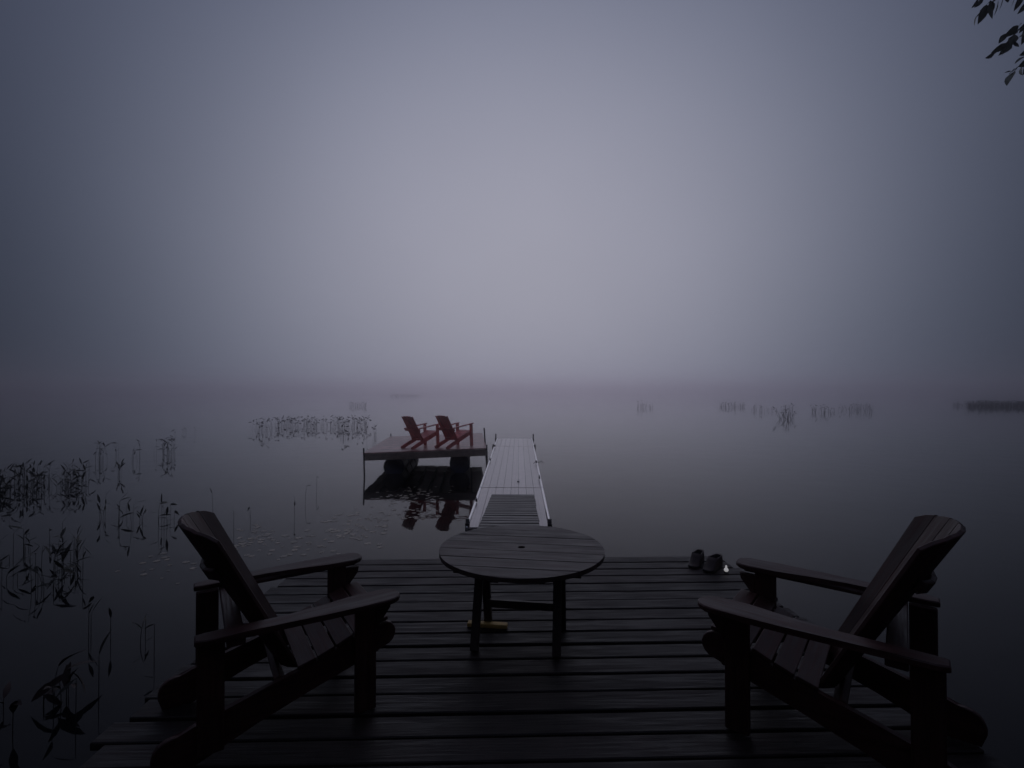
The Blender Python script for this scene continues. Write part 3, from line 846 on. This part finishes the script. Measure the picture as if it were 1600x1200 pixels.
# thick bed at the left edge, about 12 m out
for i in range(34):
    px = random.uniform(-30, 128); py = random.uniform(752, 772) + max(0, 40 - px) * 0.25
    weed(on_water(px, py), random.randint(5, 7), 0.0, 0.56, 'dark spear-leaved water plant in the thick bed at the left edge', 'thick bed of water plants', spread=0.16)
for i in range(20):
    px = random.uniform(150, 275); py = 722 - (px - 150) * 0.10 + random.uniform(-6, 6)
    weed(on_water(px, py), random.randint(2, 3), 0.25, 0.65, 'thin dark water plant in the loose stand between thick bed and far reeds', 'loose stand of water plants')
for px, py in ((274, 680), (286, 678), (294, 676), (304, 679), (140, 735), (148, 740)):
    weed(on_water(px, py), 1, 0.25, 0.45, 'lone small stem at the open end of the loose stand', 'lone stems beyond the loose stand')
weed(on_water(186, 743), 5, 0.1, 0.3, 'star-shaped low water plant floating alone before the loose stand', None, spread=0.05)
for px, py in ((150, 812), (168, 806), (190, 818), (205, 806), (214, 822), (222, 812), (240, 815), (258, 824), (265, 815)):
    weed(on_water(px, py), random.randint(2, 3), 0.08, 0.42, 'slender water plant in the group beyond the brown chair back', 'plants beyond the chair back')
for px, py in ((8, 880), (28, 858), (44, 868), (60, 888), (82, 850), (95, 880), (104, 872), (112, 890), (120, 866), (18, 908), (50, 922), (100, 905), (125, 900), (80, 920)):
    weed(on_water(px, py), random.randint(2, 4), 0.08, 0.36, 'dark water plant in the near patch below the thick bed', 'near patch of water plants', lscale=1.0)
for px, py in ((482, 790), (458, 812), (392, 815), (362, 838), (345, 800), (500, 770)):
    weed(on_water(px, py), 1, 0.25, 0.45, 'single stem standing alone among the lily pads', 'single stems among lily pads', lscale=0.6)
for px, py in ((216, 1030), (225, 1000), (172, 1000), (160, 985), (168, 1075), (147, 1120)):
    weed(on_water(px, py), random.randint(1, 2), 0.1, 0.3, 'single dark water stem close to the deck planks', 'stems close to the deck', lscale=0.8)
weed(on_water(105, 1085), 7, 0.05, 0.22, 'large browning leafy water plant drooping beside the deck', None, leaves=DLEAF, spread=0.16, lscale=1.1)
weed(on_water(35, 1120), 4, 0.1, 0.3, 'small browning water plant at the lower left corner', None, leaves=DLEAF, spread=0.2, lscale=0.9)

# far reed stands: one mass each
def reeds(name_label, x0, x1, yw, dy, h, count, wid=0.012, lean=0.25, seed=1):
    rnd = random.Random(seed)
    verts, faces = [], []
    for i in range(count):
        px = rnd.uniform(x0, x1); c = on_water(px, yw + rnd.uniform(-dy, dy))
        hh = h * rnd.uniform(0.45, 1.1)
        dx, dyy = rnd.gauss(0, lean) * hh, rnd.gauss(0, lean) * hh
        a = rnd.uniform(0, 3.14)
        for q in range(2):
            w = wid * (0.4 if wid < 0.015 else 0.75) * rnd.uniform(0.6, 1.3)
            ux, uy = math.cos(a + q * 1.57) * w, math.sin(a + q * 1.57) * w
            k = len(verts)
            verts += [(c.x - ux, c.y - uy, -0.05), (c.x + ux, c.y + uy, -0.05),
                      (c.x + dx * 0.4 - ux, c.y + dyy * 0.4 - uy, hh * 0.6), (c.x + dx * 0.4 + ux, c.y + dyy * 0.4 + uy, hh * 0.6),
                      (c.x + dx, c.y + dyy, hh)]
            faces += [(k, k + 1, k + 3, k + 2), (k + 2, k + 3, k + 4)]
        for _q in range(rnd.choice((0, 1, 1, 2))):       # bent spear leaves at the head
            k = len(verts)
            la = rnd.uniform(0, 6.28); L = rnd.uniform(0.14, 0.32) * (h / 0.7); s = rnd.uniform(-0.6, 0.8)
            ex, ey = math.cos(la) * L, math.sin(la) * L
            verts += [(c.x + dx, c.y + dyy, hh), (c.x + dx + ex * 0.5 - ey * 0.16, c.y + dyy + ey * 0.5 + ex * 0.16, hh + L * s * 0.5 + 0.02),
                      (c.x + dx + ex, c.y + dyy + ey, hh + L * s), (c.x + dx + ex * 0.5 + ey * 0.16, c.y + dyy + ey * 0.5 - ex * 0.16, hh + L * s * 0.5 - 0.03)]
            faces.append((k, k + 1, k + 2, k + 3))
    me = bpy.data.meshes.new('reeds'); me.from_pydata(verts, [], faces); me.materials.append(M_REED)
    return tag(link('reeds', me), name_label, 'reeds', kind='stuff')
reeds('long stand of reeds beyond the raft on its open-water side', 430, 576, 667, 3.5, 0.58, 230, seed=2)
reeds('sparse reeds trailing from the long stand', 392, 440, 674, 5.0, 0.60, 30, seed=3)
reeds('few upright reeds just behind the raft corner', 528, 600, 683, 3.0, 0.50, 18, lean=0.1, seed=4)
reeds('faint small reed tuft beyond the long stand', 546, 572, 635, 1.5, 0.6, 40, 0.016, seed=5)
reeds('faint distant reeds above the red chairs', 610, 656, 619, 0.8, 0.7, 120, 0.04, seed=6)
reeds('thin upright reeds beyond the dock end', 994, 1020, 638, 0.8, 0.9, 12, 0.03, 0.15, seed=7)
reeds('faint wide reed tuft in open water', 1124, 1166, 636, 1.2, 0.65, 44, 0.02, seed=8)
reeds('row of scattered reeds in open water', 1174, 1242, 642, 2.0, 0.75, 30, 0.02, 0.2, seed=9)
reeds('dark star-shaped reed tuft in open water', 1219, 1240, 655, 1.0, 0.75, 18, 0.022, 0.6, seed=10)
reeds('pair of reed tufts in open water', 1268, 1310, 645, 2.5, 0.7, 26, 0.02, 0.2, seed=11)
reeds('faint low reeds beside the pair of tufts', 1314, 1364, 640, 5.0, 0.7, 34, 0.02, 0.3, seed=12)
reeds('sparse reeds leading to the dense bank', 1488, 1515, 634, 1.0, 0.6, 34, 0.02, seed=13)
reeds('dense dark reed bank at the far right edge', 1512, 1680, 635, 1.8, 0.72, 900, 0.02, seed=14)

# ------------------------------------------------------------------ lily pads
def pad_mesh(seed):
    rnd = random.Random(seed)
    bm = bmesh.new()
    c = bm.verts.new((0, 0, 0.004))
    n = 12
    ring = [bm.verts.new((math.cos(R(14 + 332 * i / n)) * rnd.uniform(0.9, 1.08), math.sin(R(14 + 332 * i / n)) * rnd.uniform(0.9, 1.08), 0.006 + rnd.uniform(-0.002, 0.05) * (rnd.random() < 0.4))) for i in range(n + 1)]
    for i in range(n):
        bm.faces.new((c, ring[i], ring[i + 1]))
    me = bm_mesh(bm, True); me.materials.append(M_PAD)
    return me
PADS = [pad_mesh(k) for k in range(6)]
clusters = [(650, 775, 55, 14, 70), (560, 815, 70, 18, 45), (600, 800, 80, 20, 25), (470, 845, 110, 24, 36), (400, 835, 40, 20, 28), (540, 835, 50, 12, 30), (660, 805, 25, 12, 20), (250, 880, 60, 26, 18), (430, 860, 90, 16, 18)]
for cx, cy, sx, sy, n in clusters:
    for i in range(n):
        px, py = random.gauss(cx, sx * 0.5), random.gauss(cy, sy * 0.5)
        if not (752 < py < 930) or px > 722: continue
        p = on_water(px, py); p.z = 0.003
        r = random.uniform(0.022, 0.060)
        o = link('lily_pad', random.choice(PADS), None, None, Matrix.Translation(p) @ Matrix.Rotation(random.uniform(0, 6.28), 4, 'Z') @ Matrix.Diagonal((r, r * random.uniform(0.75, 1), r, 1)))
        tag(o, 'small pale lily pad floating between the raft and the deck', 'lily pad', 'lily pads')

# ------------------------------------------------------------------ fog
bm = bmesh.new()
bmesh.ops.create_cube(bm, size=1.0)
me = bm_mesh(bm)
hm = bpy.data.materials.new('fog'); hm.use_nodes = True
hn = hm.node_tree.nodes; hn.clear()
ho = hn.new('ShaderNodeOutputMaterial'); hv = hn.new('ShaderNodeVolumePrincipled')
hv.inputs['Color'].default_value = (1.0, 0.98, 1.0, 1)
hv.inputs['Density'].default_value = 0.0098
hv.inputs['Anisotropy'].default_value = 0.985
hm.node_tree.links.new(hv.outputs[0], ho.inputs['Volume'])
haze = link('haze', me, hm)
haze.matrix_world = Matrix.Translation((0, 510, 2.4)) @ Matrix.Diagonal((1420, 1240, 9.2, 1))
tag(haze, 'pale fog lying over the lake', kind='stuff')
